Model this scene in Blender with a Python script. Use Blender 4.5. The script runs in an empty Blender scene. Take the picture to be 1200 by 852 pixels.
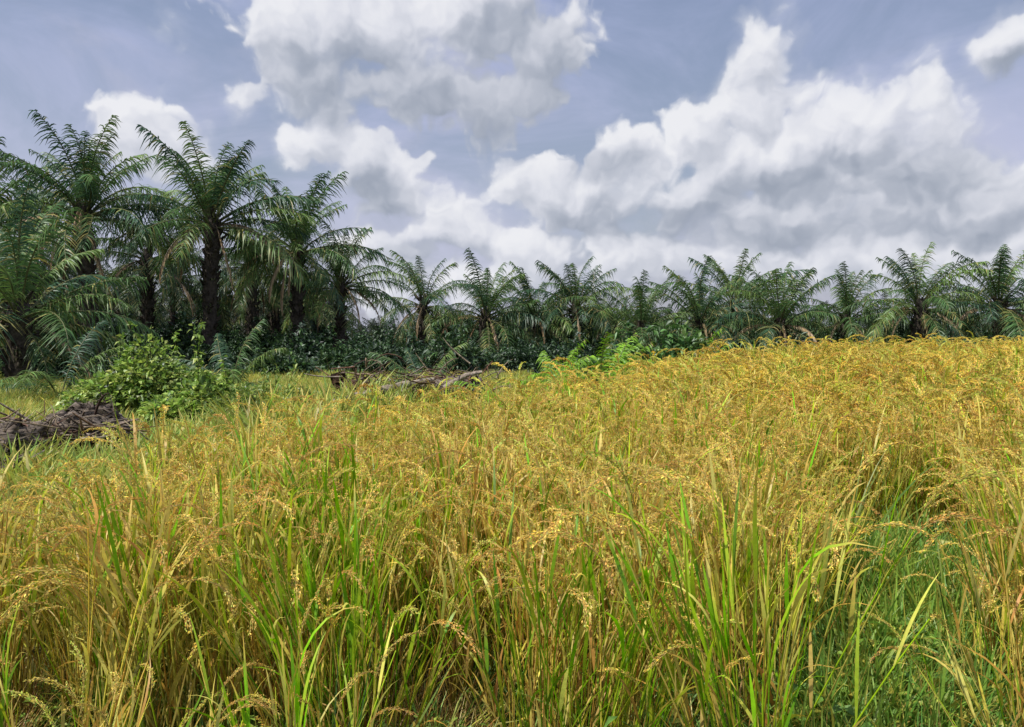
import bpy, math, random
import numpy as np
from mathutils import Vector, Matrix, Euler
rng = np.random.default_rng(7)
random.seed(7)
PI = math.pi
R = math.radians
scn = bpy.context.scene
col = scn.collection
CAMZ = 1.6
F = 890.0
PITCH = math.atan(31 / F)

# ---------------------------------------------------------------- placement
def ray(px, py):
    """direction through a pixel of the 1200x852 photograph, y component = 1"""
    a, b = (px - 600) / F, (426 - py) / F
    d = (a, math.cos(PITCH) + b * math.sin(PITCH), -math.sin(PITCH) + b * math.cos(PITCH))
    return d[0] / d[1], d[2] / d[1]

def at(px, py, D):
    u, v = ray(px, py)
    return np.array([u * D, D, CAMZ + v * D])

def sst(a, b, x):
    t = np.clip((x - a) / (b - a), 0, 1)
    return t * t * (3 - 2 * t)

def vnoise(x, y, s=1.0, seed=0):
    """smooth value noise from a few sines, about -1..1"""
    x = np.asarray(x, float) / s; y = np.asarray(y, float) / s
    r = np.random.default_rng(seed + 100)
    o = 0
    for k in range(6):
        a = r.uniform(0, 2 * PI); f = r.uniform(.7, 2.0); p = r.uniform(0, 6.28)
        o = o + np.sin((x * math.cos(a) + y * math.sin(a)) * f * 2 + p)
    return o / 3.2

def ground(x, y):
    x = np.asarray(x, float); y = np.asarray(y, float)
    g = 0.26 * sst(4, 13, y) * sst(-.5, 5.0, x) * (1 - sst(17, 26, y))
    g = g + 0.05 * vnoise(x, y, 2.2, 3) + 0.02 * vnoise(x, y, .6, 5)
    g = g + .42 * np.exp(-(((x + 1.7) / 1.9) ** 2 + ((y - 13.2) / 1.6) ** 2))
    return g

def field_far(x, y):
    """far edge (forward distance) of the rice field at this bearing"""
    u = x / np.maximum(y, .3)
    pu = [-.9, -.67, -.5, -.36, -.22, -.03, .07, .23, .45, .75, 1.0]
    pd = [3.0, 3.3, 3.9, 4.8, 5.6, 6.9, 8.4, 12.0, 15, 16, 16]
    return np.interp(u, pu, pd)

# ---------------------------------------------------------------- mesh tools
class MB:
    def __init__(s): s.v = []; s.f = []; s.c = []; s.n = 0
    def add(s, v, f, c):
        v = np.asarray(v, float).reshape(-1, 3); f = np.asarray(f, int).reshape(-1, 4)
        c = np.broadcast_to(np.asarray(c, float), v.shape) if np.ndim(c) == 1 else np.asarray(c, float).reshape(-1, 3)
        s.v.append(v); s.f.append(f + s.n); s.c.append(c); s.n += len(v)
    def arrays(s): return np.concatenate(s.v), np.concatenate(s.f), np.concatenate(s.c)
    def merge(s, arr, M=None, cm=1.0):
        v, f, c = arr
        if M is not None:
            M = np.array(M); v = v @ M[:3, :3].T + M[:3, 3]
        s.add(v, f, c * cm)
    def mesh(s, name, mat, smooth=False):
        v, f, c = s.arrays()
        me = bpy.data.meshes.new(name)
        me.vertices.add(len(v)); me.vertices.foreach_set('co', v.ravel().astype(np.float32))
        me.loops.add(len(f) * 4); me.loops.foreach_set('vertex_index', f.ravel().astype(np.int32))
        me.polygons.add(len(f)); me.polygons.foreach_set('loop_start', np.arange(0, len(f) * 4, 4, dtype=np.int32))
        if smooth: me.polygons.foreach_set('use_smooth', np.ones(len(f), dtype=bool))
        ca = me.color_attributes.new('tint', 'FLOAT_COLOR', 'POINT')
        ca.data.foreach_set('color', np.concatenate([np.clip(c, 0, 1), np.ones((len(c), 1))], 1).ravel().astype(np.float32))
        me.materials.append(mat)
        me.update(calc_edges=True)
        return me

def norm(a): return a / np.maximum(np.linalg.norm(a, axis=-1, keepdims=True), 1e-9)

def strips(mb, P, W, side, C):
    """ribbons: P (N,S,3) centre lines, W (N,S) half widths, side (N,3) or (N,S,3), C (N,S,3) or (N,3)"""
    N, S, _ = P.shape
    if side.ndim == 2: side = np.repeat(side[:, None], S, 1)
    T = np.gradient(P, axis=1)
    side = norm(side - norm(T) * (side * norm(T)).sum(-1, keepdims=True))
    L = P - side * W[..., None]; Rr = P + side * W[..., None]
    V = np.stack([L, Rr], 2).reshape(-1, 3)
    i = (np.arange(N)[:, None] * S + np.arange(S - 1)[None]) * 2
    Fq = np.stack([i, i + 1, i + 3, i + 2], -1).reshape(-1, 4)
    if C.ndim == 2: C = np.repeat(C[:, None], S, 1)
    mb.add(V, Fq, np.repeat(C.reshape(-1, 3), 2, 0))

def tubes(mb, P, Rad, C, k=4):
    """tubes along P (N,S,3) radius Rad (N,S)"""
    N, S, _ = P.shape
    T = norm(np.gradient(P, axis=1))
    up = np.where(np.abs(T[:, :1, 2:3]) > .8, np.array([1., 0, 0]), np.array([0, 0, 1.]))
    A = norm(np.cross(T, np.broadcast_to(up, T.shape))); B = np.cross(T, A)
    an = np.arange(k) / k * 2 * PI
    V = P[:, :, None] + Rad[..., None, None] * (np.cos(an)[:, None] * A[:, :, None] + np.sin(an)[:, None] * B[:, :, None])
    idx = (np.arange(N)[:, None, None] * S + np.arange(S - 1)[None, :, None]) * k
    j = np.arange(k)[None, None]; j2 = (j + 1) % k
    Fq = np.stack([idx + j, idx + j2, idx + k + j2, idx + k + j], -1).reshape(-1, 4)
    if C.ndim == 2: C = np.repeat(C[:, None], S, 1)
    mb.add(V.reshape(-1, 3), Fq, np.repeat(C.reshape(-1, 3), k, 0))

def leaves(mb, P, D, Ls, Wd, C, droop=.25):
    """pointed leaves: each a folded blade of two quads (base, sides, tip)"""
    N = len(P)
    D = norm(D); up = np.array([0, 0, 1.])
    S = norm(np.cross(D, up) + rng.normal(0, .35, (N, 3)) + 1e-4); Nn = np.cross(S, D)
    Ls = Ls[:, None]; Wd = Wd[:, None]
    b = P; m = P + D * Ls * .5 - Nn * 0 ; t = P + D * Ls - up * Ls * droop
    l1 = P + D * Ls * .42 - S * Wd + Nn * Wd * .3; r1 = P + D * Ls * .42 + S * Wd + Nn * Wd * .3
    mid = (b + t) / 2 + up * Ls * droop * .3
    q = .92
    t2 = t + S * Wd * .06
    V = np.stack([b, l1, t, mid, r1, t2], 1).reshape(-1, 3)
    i = np.arange(N)[:, None] * 6
    Fq = np.concatenate([i + np.array([[0, 3, 2, 1]]), i + np.array([[0, 4, 5, 3]])], 0)
    mb.add(V, Fq, np.repeat(C, 6, 0))

def jit(base, n, s=.15, hs=.04):
    b = np.asarray(base, float)
    return np.clip(b * (1 + rng.normal(0, s, (n, 1))) * (1 + rng.normal(0, hs, (n, 3))), .003, .95)

def pick(cols, w, n, s=.15, hs=.05):
    idx = rng.choice(len(cols), n, p=np.array(w) / sum(w))
    return jit(np.array(cols)[idx], n, s, hs)

# ---------------------------------------------------------------- materials
def newmat(name):
    m = bpy.data.materials.new(name); m.use_nodes = True
    nt = m.node_tree; nt.nodes.clear()
    return m, nt

def leaf_mat(name, trans=.35, gloss=.06, rough=.4, shift=None, shift_scale=.8, amt=.7, sat=1.0, val=1.0, fine=0):
    m, nt = newmat(name); N = nt.nodes.new; L = nt.links.new
    at_ = N('ShaderNodeVertexColor'); at_.layer_name = 'tint'
    out = N('ShaderNodeOutputMaterial')
    c = at_.outputs['Color']
    geo = N('ShaderNodeNewGeometry')
    if shift is not None:
        nz = N('ShaderNodeTexNoise'); nz.inputs['Scale'].default_value = shift_scale; nz.inputs['Detail'].default_value = 3
        L(geo.outputs['Position'], nz.inputs['Vector'])
        mr = N('ShaderNodeMapRange'); mr.inputs['From Min'].default_value = .42; mr.inputs['From Max'].default_value = .62
        mr.inputs['To Max'].default_value = amt
        L(nz.outputs['Fac'], mr.inputs['Value'])
        mul = N('ShaderNodeMix'); mul.data_type = 'RGBA'; mul.blend_type = 'MULTIPLY'
        L(mr.outputs[0], mul.inputs['Factor']); L(c, mul.inputs['A']); mul.inputs['B'].default_value = (*shift, 1)
        c = mul.outputs['Result']
    # fine mottling along the blades, and a per-plant difference
    nz = N('ShaderNodeTexNoise'); nz.inputs['Scale'].default_value = 60 if not fine else fine; nz.inputs['Detail'].default_value = 2
    L(geo.outputs['Position'], nz.inputs['Vector'])
    oi = N('ShaderNodeObjectInfo')
    ad = N('ShaderNodeMath'); ad.operation = 'MULTIPLY_ADD'; ad.inputs[1].default_value = .3; ad.inputs[2].default_value = .0
    L(oi.outputs['Random'], ad.inputs[0])
    a2 = N('ShaderNodeMath'); a2.operation = 'MULTIPLY_ADD'; a2.inputs[1].default_value = .7; L(nz.outputs['Fac'], a2.inputs[0]); L(ad.outputs[0], a2.inputs[2])
    a3 = N('ShaderNodeMath'); a3.operation = 'ADD'; a3.inputs[1].default_value = .5; L(a2.outputs[0], a3.inputs[0])
    hs = N('ShaderNodeHueSaturation'); hs.inputs['Saturation'].default_value = sat
    a4 = N('ShaderNodeMath'); a4.operation = 'MULTIPLY'; a4.inputs[1].default_value = val; L(a3.outputs[0], a4.inputs[0])
    L(a4.outputs[0], hs.inputs['Value']); L(c, hs.inputs['Color']); c = hs.outputs['Color']
    d = N('ShaderNodeBsdfDiffuse'); L(c, d.inputs['Color'])
    last = d.outputs[0]
    if trans:
        t = N('ShaderNodeBsdfTranslucent'); L(c, t.inputs['Color'])
        mx = N('ShaderNodeMixShader'); mx.inputs[0].default_value = trans; L(last, mx.inputs[1]); L(t.outputs[0], mx.inputs[2]); last = mx.outputs[0]
    if gloss:
        g = N('ShaderNodeBsdfGlossy'); g.inputs['Roughness'].default_value = rough; g.inputs['Color'].default_value = (.9, .95, 1, 1)
        mx = N('ShaderNodeMixShader'); mx.inputs[0].default_value = gloss; L(last, mx.inputs[1]); L(g.outputs[0], mx.inputs[2]); last = mx.outputs[0]
    L(last, out.inputs['Surface'])
    return m

M_RICE = leaf_mat('rice_blades', .42, .03, .5, shift=(.66, 1.05, .6), shift_scale=.75, amt=.4, val=1.36, sat=1.12)
M_GRAIN = leaf_mat('rice_grain', .25, .03, .5, shift=(1.0, .90, .85), shift_scale=.6, amt=.6, fine=120, val=1.3, sat=1.08)
M_GRASS = leaf_mat('grass_blades', .4, .03, .5, shift=(1.35, 1.0, .5), shift_scale=.9, amt=.5)
M_PALM = leaf_mat('palm_leaflets', .3, .03, .45, fine=3, val=1.28, sat=1.1)
M_BUSH = leaf_mat('bush_leaves', .4, .04, .45, shift=(.7, .85, .8), shift_scale=1.4, amt=.6, fine=9)
M_DARK = leaf_mat('undergrowth_leaves', .25, .05, .5, shift=(.6, .75, .8), shift_scale=.5, amt=.6, fine=5)

def wood_mat(name, c1, c2, scale=6, bump=.5, stretch=(1, 1, 1)):
    m, nt = newmat(name); N = nt.nodes.new; L = nt.links.new
    tc = N('ShaderNodeTexCoord'); mp = N('ShaderNodeMapping'); mp.inputs['Scale'].default_value = stretch
    L(tc.outputs['Object'], mp.inputs[0])
    n1 = N('ShaderNodeTexNoise'); n1.inputs['Scale'].default_value = scale; n1.inputs['Detail'].default_value = 8; n1.inputs['Roughness'].default_value = .7
    L(mp.outputs[0], n1.inputs['Vector'])
    v = N('ShaderNodeTexVoronoi'); v.inputs['Scale'].default_value = scale * 2.2; L(mp.outputs[0], v.inputs['Vector'])
    cr = N('ShaderNodeValToRGB'); cr.color_ramp.elements[0].position = .35; cr.color_ramp.elements[1].position = .68
    cr.color_ramp.elements[0].color = (*c1, 1); cr.color_ramp.elements[1].color = (*c2, 1)
    L(n1.outputs['Fac'], cr.inputs[0])
    vc = N('ShaderNodeVertexColor'); vc.layer_name = 'tint'
    mu = N('ShaderNodeMix'); mu.data_type = 'RGBA'; mu.blend_type = 'MULTIPLY'; mu.inputs['Factor'].default_value = 1
    L(cr.outputs[0], mu.inputs['A']); L(vc.outputs[0], mu.inputs['B'])
    b = N('ShaderNodeBsdfPrincipled'); b.inputs['Roughness'].default_value = .9; b.inputs['Specular IOR Level'].default_value = .15
    L(mu.outputs['Result'], b.inputs['Base Color'])
    ad = N('ShaderNodeMath'); ad.operation = 'MULTIPLY_ADD'; ad.inputs[1].default_value = .6; L(v.outputs['Distance'], ad.inputs[0]); L(n1.outputs['Fac'], ad.inputs[2])
    bp = N('ShaderNodeBump'); bp.inputs['Strength'].default_value = bump; bp.inputs['Distance'].default_value = .06
    L(ad.outputs[0], bp.inputs['Height']); L(bp.outputs[0], b.inputs['Normal'])
    o = N('ShaderNodeOutputMaterial'); L(b.outputs[0], o.inputs[0])
    return m
M_TRUNK = wood_mat('palm_trunk_bark', (.025, .022, .018), (.12, .10, .085), 4)
M_LOG = wood_mat('rotten_log', (.045, .034, .026), (.33, .275, .23), 7, .8, (.45, 2.2, 2.2))
M_PALE = wood_mat('bleached_wood', (.14, .11, .085), (.42, .36, .30), 12, .5)
M_RUST = wood_mat('brown_stump', (.04, .022, .014), (.13, .075, .05), 8, .7)

def ground_mat():
    m, nt = newmat('soil_and_litter'); N = nt.nodes.new; L = nt.links.new
    g = N('ShaderNodeNewGeometry')
    def noise(s, d=6):
        n = N('ShaderNodeTexNoise'); n.inputs['Scale'].default_value = s; n.inputs['Detail'].default_value = d; n.inputs['Roughness'].default_value = .65
        L(g.outputs['Position'], n.inputs['Vector']); return n.outputs['Fac']
    def ramp(fac, pts):
        r = N('ShaderNodeValToRGB'); e = r.color_ramp.elements
        while len(e) < len(pts): e.new(.5)
        for i, (p, c) in enumerate(pts): e[i].position = p; e[i].color = (*c, 1)
        L(fac, r.inputs[0]); return r.outputs[0]
    a = ramp(noise(14, 10), [(.3, (.03, .022, .014)), (.5, (.075, .055, .03)), (.7, (.17, .13, .07))])
    b = ramp(noise(3, 8), [(.3, (.03, .05, .012)), (.6, (.09, .11, .03)), (.8, (.16, .14, .05))])
    mx = N('ShaderNodeMix'); mx.data_type = 'RGBA'
    mr = N('ShaderNodeMapRange'); mr.inputs['From Min'].default_value = .42; mr.inputs['From Max'].default_value = .56
    L(noise(.9, 5), mr.inputs['Value']); L(mr.outputs[0], mx.inputs['Factor']); L(a, mx.inputs['A']); L(b, mx.inputs['B'])
    bs = N('ShaderNodeBsdfPrincipled'); bs.inputs['Roughness'].default_value = 1; bs.inputs['Specular IOR Level'].default_value = .1
    L(mx.outputs['Result'], bs.inputs['Base Color'])
    bp = N('ShaderNodeBump'); bp.inputs['Strength'].default_value = .8; bp.inputs['Distance'].default_value = .05
    L(noise(25, 8), bp.inputs['Height']); L(bp.outputs[0], bs.inputs['Normal'])
    o = N('ShaderNodeOutputMaterial'); L(bs.outputs[0], o.inputs[0])
    return m

# ---------------------------------------------------------------- objects
def tag(o, label=None, cat=None, group=None, kind=None):
    if label: o['label'] = label
    if cat: o['category'] = cat
    if group: o['group'] = group
    if kind: o['kind'] = kind
    return o
def link(name, data, parent=None, loc=(0, 0, 0), rot=(0, 0, 0), sc=1.0):
    o = bpy.data.objects.new(name, data); col.objects.link(o)
    o.location = loc; o.rotation_euler = rot
    o.scale = (sc, sc, sc) if np.isscalar(sc) else sc
    if parent: o.parent = parent
    return o

# ground sheet
def build_ground():
    n = 190
    s = np.linspace(-1, 1, n)
    X = np.sign(s) * (np.abs(s) * 14 + (np.exp(np.abs(s) * 6.2) - 1) * 1.6)
    t = np.linspace(0, 1, 230)
    Y = -30 + t * 0
    Y = np.concatenate([np.linspace(-400, -6, 18), np.linspace(-5, 20, 150), 20 + np.geomspace(.3, 900, 60)])
    x, y = np.meshgrid(X, Y)
    z = ground(x, y)
    V = np.stack([x, y, z], -1).reshape(-1, 3)
    h, w = x.shape
    i = (np.arange(h - 1)[:, None] * w + np.arange(w - 1)[None]).ravel()
    mb = MB(); mb.add(V, np.stack([i, i + 1, i + w + 1, i + w], -1), np.array([1., 1, 1]))
    tag(link('ground', mb.mesh('ground', ground_mat(), True)), 'brown soil with dry litter and low weeds under the rice', kind='structure')
build_ground()

# ------------------------------------------------ instanced cover (uncountable plants)
def scatter(name, protos, pts, rots, scales, idx, label, mat=None):
    """one object: the given prototype meshes placed on points by geometry nodes"""
    cl = bpy.data.collections.new(name + '_source')
    for k, me in enumerate(protos):
        cl.objects.link(bpy.data.objects.new('%s_%02d' % (name, k), me))
    me = bpy.data.meshes.new(name)
    me.vertices.add(len(pts)); me.vertices.foreach_set('co', np.asarray(pts, np.float32).ravel())
    a = me.attributes.new('rot', 'FLOAT_VECTOR', 'POINT'); a.data.foreach_set('vector', np.asarray(rots, np.float32).ravel())
    a = me.attributes.new('scl', 'FLOAT_VECTOR', 'POINT'); a.data.foreach_set('vector', np.asarray(scales, np.float32).ravel())
    a = me.attributes.new('idx', 'INT', 'POINT'); a.data.foreach_set('value', np.asarray(idx, np.int32))
    me.update()
    o = link(name, me)
    ng = bpy.data.node_groups.new(name, 'GeometryNodeTree')
    ng.interface.new_socket('Geometry', in_out='INPUT', socket_type='NodeSocketGeometry')
    ng.interface.new_socket('Geometry', in_out='OUTPUT', socket_type='NodeSocketGeometry')
    N = ng.nodes.new; L = ng.links.new
    gi = N('NodeGroupInput'); go = N('NodeGroupOutput')
    ci = N('GeometryNodeCollectionInfo'); ci.inputs['Collection'].default_value = cl
    ci.inputs['Separate Children'].default_value = True; ci.inputs['Reset Children'].default_value = True
    ip = N('GeometryNodeInstanceOnPoints'); ip.inputs['Pick Instance'].default_value = True
    def attr(nm, t):
        n = N('GeometryNodeInputNamedAttribute'); n.data_type = t; n.inputs['Name'].default_value = nm; return n.outputs[0]
    L(gi.outputs[0], ip.inputs['Points']); L(ci.outputs[0], ip.inputs['Instance'])
    L(attr('idx', 'INT'), ip.inputs['Instance Index'])
    L(attr('rot', 'FLOAT_VECTOR'), ip.inputs['Rotation']); L(attr('scl', 'FLOAT_VECTOR'), ip.inputs['Scale'])
    L(ip.outputs[0], go.inputs[0])
    md = o.modifiers.new('cover', 'NODES'); md.node_group = ng
    tag(o, label, kind='stuff')
    return o

# ---------------------------------------------------------------- rice
STRAW = (.58, .46, .17); GOLD = (.63, .525, .15); GREEN = (.18, .32, .04); LIME = (.38, .44, .07); BROWN = (.42, .25, .09); DGREEN = (.07, .15, .02)

def arc(base, az, e0, e1, Ln, S, pw=1.6):
    """centre line leaving base at elevation e0 and bending to e1"""
    t = (np.arange(S - 1) + .5) / (S - 1)
    e = e0[:, None] + (e1 - e0)[:, None] * t[None] ** pw
    st = (Ln / (S - 1))[:, None]
    dx = np.cos(e) * st; dz = np.sin(e) * st
    h = np.concatenate([np.zeros((len(az), 1)), np.cumsum(dx, 1)], 1); z = np.concatenate([np.zeros((len(az), 1)), np.cumsum(dz, 1)], 1)
    return base[:, None] + np.stack([h * np.cos(az)[:, None], h * np.sin(az)[:, None], z], -1)

def panicle_arrays(seed, Ln=.24, big=1.0, colr=GOLD):
    r = np.random.default_rng(seed)
    mb = MB()
    S = 9
    e0 = np.array([R(r.uniform(62, 84))]); e1 = np.array([R(r.uniform(-70, 38))])
    P = arc(np.zeros((1, 3)), np.array([0.]), e0, e1, np.array([Ln]), S, 1.1)
    tubes(mb, P, np.linspace(.0013, .0006, S)[None], np.array([STRAW]) * .8, 3)
    P = P[0]
    g0 = []; gd = []
    nb = r.integers(8, 11)
    for k in range(nb):
        t = .12 + .85 * k / nb; i = int(t * (S - 1)); f = t * (S - 1) - i
        b = P[i] * (1 - f) + P[min(i + 1, S - 1)] * f; tan = norm(P[min(i + 1, S - 1)] - P[i])
        bl = Ln * (.33 - .15 * t) * r.uniform(.8, 1.2)
        ang = r.uniform(0, 2 * PI)
        d = norm(tan + .26 * np.array([math.cos(ang) * .5, math.sin(ang), .2]))
        m = 10
        tt = np.linspace(0, 1, m)[:, None]
        Q = b + d * bl * tt - np.array([0, 0, 1]) * bl * .28 * tt ** 2
        tubes(mb, Q[None], np.full((1, m), .0006), np.array([STRAW]) * .8, 3)
        q = Q[1:]; tq = norm(np.gradient(Q, axis=0))[1:]
        for rep in range(2):
            g0.append(q + r.normal(0, .0026, q.shape)); gd.append(norm(tq + r.normal(0, .3, q.shape)))
    g0 = np.concatenate(g0); gd = np.concatenate(gd); n = len(g0)
    gl = r.uniform(.0070, .0098, n)[:, None] * big; gw = gl * .18
    s1 = norm(np.cross(gd, r.normal(0, 1, (n, 3)))); s2 = np.cross(gd, s1)
    C = np.array(colr) * (1 + r.normal(0, .2, (n, 1))) * (1 + r.normal(0, .07, (n, 3)))
    gm = r.random(n); C[gm < .18] = C[gm < .18] * [.7, .95, .8]; C[gm > .88] = C[gm > .88] * [.62, .5, .6]
    for s in (s1, s2):
        V = np.stack([g0, g0 + gd * gl * .45 - s * gw, g0 + gd * gl, g0 + gd * gl * .45 + s * gw], 1).reshape(-1, 3)
        mb.add(V, np.arange(n)[:, None] * 4 + np.array([[0, 1, 2, 3]]), np.repeat(C, 4, 0))
    return mb.arrays()

PAN = [panicle_arrays(k, Ln=(.20, .23, .26, .22, .25, .21)[k], colr=(GOLD, GOLD, (.66, .55, .18), (.54, .38, .13), (.64, .54, .17), (.50, .50, .13))[k]) for k in range(6)]
PANB = [panicle_arrays(k + 20, Ln=.24, big=1.5, colr=(GOLD, (.66, .55, .16), (.56, .40, .12), (.52, .52, .13))[k]) for k in range(4)]

def from_arrays(arr):
    mb = MB(); mb.merge(arr); return mb
PAN_ME = [from_arrays(a).mesh('panicle', M_GRAIN) for a in PAN]

def rice_clump(kind, nst=15, leafn=2):
    """stalk and leaf arrays plus the seats of its panicles. kind: gold, green, straw, short"""
    mb = MB(); S = 7
    az = rng.uniform(0, 2 * PI, nst); rad = rng.uniform(0, .045, nst)
    H = rng.uniform(.64, .92, nst) * (1 if kind != 'short' else .6)
    lean = R(90) - np.abs(rng.normal(0, R(7), nst)) - R(2)
    base = np.stack([np.cos(az) * rad, np.sin(az) * rad, np.full(nst, -.04)], -1)
    P = arc(base, az, lean, lean - np.abs(rng.normal(0, R(9), nst)), H, S, 1.5)
    w = {'gold': (.40, .24, .16, .06, .14), 'green': (.10, .10, .42, .34, .04), 'straw': (.46, .22, .05, .02, .25), 'short': (.1, .1, .4, .36, .04)}[kind]
    cols = [STRAW, GOLD, LIME, GREEN, BROWN]
    C = pick(cols, w, nst, .15)
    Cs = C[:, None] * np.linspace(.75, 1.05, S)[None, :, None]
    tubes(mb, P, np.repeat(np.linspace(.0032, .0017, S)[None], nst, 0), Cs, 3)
    # leaves
    B = []; A = []; E0 = []; E1 = []; LL = []; CC = []
    for i in range(nst):
        for k in range(leafn + (rng.random() < .5)):
            t = rng.uniform(.15, .93) * (S - 1); j = min(int(t), S - 2); f = t - j
            B.append(P[i, j] * (1 - f) + P[i, j + 1] * f)
            A.append(az[i] + rng.normal(0, 1.1) if t > 3 else rng.uniform(0, 2 * PI))
            e = R(rng.uniform(58, 87)); E0.append(e)
            E1.append(e - R(abs(rng.normal(18, 42))))
            LL.append(rng.uniform(.16, .34))
            low = t < 2.4
            CC.append(pick(cols, w if not low else (.50, .16, .05, .05, .24), 1, .2)[0])
    for i in range(nst):            # flag leaf, held upright beside the head
        if rng.random() < .95:
            j = S - 2
            B.append(P[i, j]); A.append(az[i] + rng.normal(0, 1.5)); e = R(rng.uniform(66, 88)); E0.append(e); E1.append(e - R(abs(rng.normal(8, 22))))
            LL.append(rng.uniform(.16, .34)); CC.append(pick([STRAW, LIME, GREEN, GOLD], (.42, .28, .12, .18) if kind != 'green' else (.1, .45, .45, 0), 1, .2)[0])
    B = np.array(B); A = np.array(A); E0 = np.array(E0); E1 = np.array(E1); LL = np.array(LL); CC = np.array(CC)
    SL = 7
    PL = arc(B, A, E0, E1, LL, SL, 1.7)
    prof = np.array([.45, .85, 1, .95, .75, .45, .04])
    W = rng.uniform(.0032, .0062, len(B))[:, None] * prof[None]
    rollv = rng.normal(0, .6, len(B))
    side = np.stack([-np.sin(A + rollv), np.cos(A + rollv), rng.normal(0, .3, len(B))], -1)
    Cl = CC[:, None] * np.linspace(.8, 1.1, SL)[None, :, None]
    tip = (rng.random(len(B)) < .4)[:, None, None] * np.array([0, 0, 0, 0, .3, .8, 1])[None, :, None]
    Cl = Cl * (1 - tip) + np.array(BROWN) * 1.2 * tip
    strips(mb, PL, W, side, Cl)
    seats = []
    pk = {'gold': .58, 'green': .3, 'straw': .6, 'short': .3}[kind]
    for i in range(nst):
        if rng.random() < pk:
            a = az[i] + rng.normal(0, .5)
            seats.append((P[i, -1], a, rng.uniform(.8, 1.15)))
    return mb, seats

KINDS = ['gold', 'gold', 'gold', 'gold', 'straw', 'straw', 'green', 'green', 'green', 'short']
CL = [rice_clump(k) for k in KINDS]
LEAF_ME = [c[0].mesh('rice_plant', M_RICE) for c in CL]

def seat_matrix(s):
    p, a, sc = s
    return Matrix.Translation(Vector(p)) @ Matrix.Rotation(a, 4, 'Z') @ Matrix.Scale(sc, 4)

def whole_clump(i, pan, far=False):
    """stalks, leaves and panicles in one mesh with two materials, for the uncountable rest of the field"""
    mb = MB(); mb.merge(CL[i][0].arrays()); nf = len(mb.arrays()[1])
    for k, s in enumerate(CL[i][1]): mb.merge(pan[(i + k) % len(pan)], seat_matrix(s))
    me = mb.mesh('rice_clump', M_RICE); me.materials.append(M_GRAIN)
    n = len(me.polygons); mi = np.zeros(n, np.int32); mi[nf:] = 1
    me.polygons.foreach_set('material_index', mi)
    return me
WH_NEAR = [whole_clump(i, PAN) for i in range(len(CL))]
WH_FAR = [whole_clump(i, PANB) for i in range(len(CL))]

# planting positions: roughly 17 cm apart, irregular, with gaps
def hole(x, y):
    """open patches: the grassy gap at the right, weedy gap at the left front"""
    u = x / np.maximum(y, .5)
    h = np.exp(-((u - .50 - .04 * np.sin(y * 2.3)) / .135) ** 4) * (1 - sst(4.3, 4.8, y))
    h = np.maximum(h, .95 * np.exp(-(((x + .95) / .42) ** 2 + ((y - 2.35) / .38) ** 2)))
    h = np.maximum(h, .8 * np.exp(-(((x + .25) / .2) ** 2 + ((y - 2.6) / .35) ** 2)))
    h = np.maximum(h, .8 * np.exp(-(((x - .55) / .16) ** 2 + ((y - 2.5) / .4) ** 2)))
    return h
sp = .165
gx, gy = np.meshgrid(np.arange(-7, 17, sp), np.arange(1.7, 18, sp))
gx = (gx + rng.normal(0, .05, gx.shape)).ravel(); gy = (gy + rng.normal(0, .05, gy.shape)).ravel()
u = gx / gy
front = 2.35 + .22 * vnoise(gx, gy * 0, .45, 9) + .15 * sst(.2, -.6, gx)
keep = ((gy > front) | ((rng.random(len(gx)) < .13) & (gy > 1.75))) & (gy < field_far(gx, gy) + .25 * vnoise(gx, gy, .7, 4)) & (np.abs(u) < .86 + .6 / gy)
keep &= (hole(gx, gy) < .45) & (rng.random(len(gx)) < .86) & (vnoise(gx, gy, .45, 77) < .78)
keep &= ~((gy > 6) & (rng.random(len(gx)) < .12))
gx = gx[keep]; gy = gy[keep]
green = vnoise(gx, gy, 1.0, 21) + .7 * vnoise(gx, gy, .35, 22)
# the photo's green stretches: centre-left front and behind the right-hand gap
green += 1.1 * np.exp(-(((gx + .55) / .6) ** 2 + ((gy - 3.4) / 1.3) ** 2)) + .7 * np.exp(-(((gx - 1.9) / .7) ** 2 + ((gy - 3.4) / .7) ** 2)) - .5 * np.exp(-(((gx - .7) / .8) ** 2 + ((gy - 3.6) / 1.3) ** 2)) - .25
q = rng.random(len(gx))
idx = np.where(green > .62, rng.integers(6, 9, len(gx)), np.where(q < .72, rng.integers(0, 4, len(gx)), rng.integers(4, 6, len(gx))))
idx = np.where((rng.random(len(gx)) < .08), rng.integers(6, 9, len(gx)), idx)
scl = rng.normal(1.13, .12, len(gx)) * (1 + .12 * vnoise(gx, gy, 1.0, 31) + .05 * vnoise(gx, gy, .35, 32))
front = 2.35 + .22 * vnoise(gx, gy * 0, .45, 9) + .15 * sst(.2, -.6, gx)
scl *= np.where(gy < front, .74, 1.0)
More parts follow.
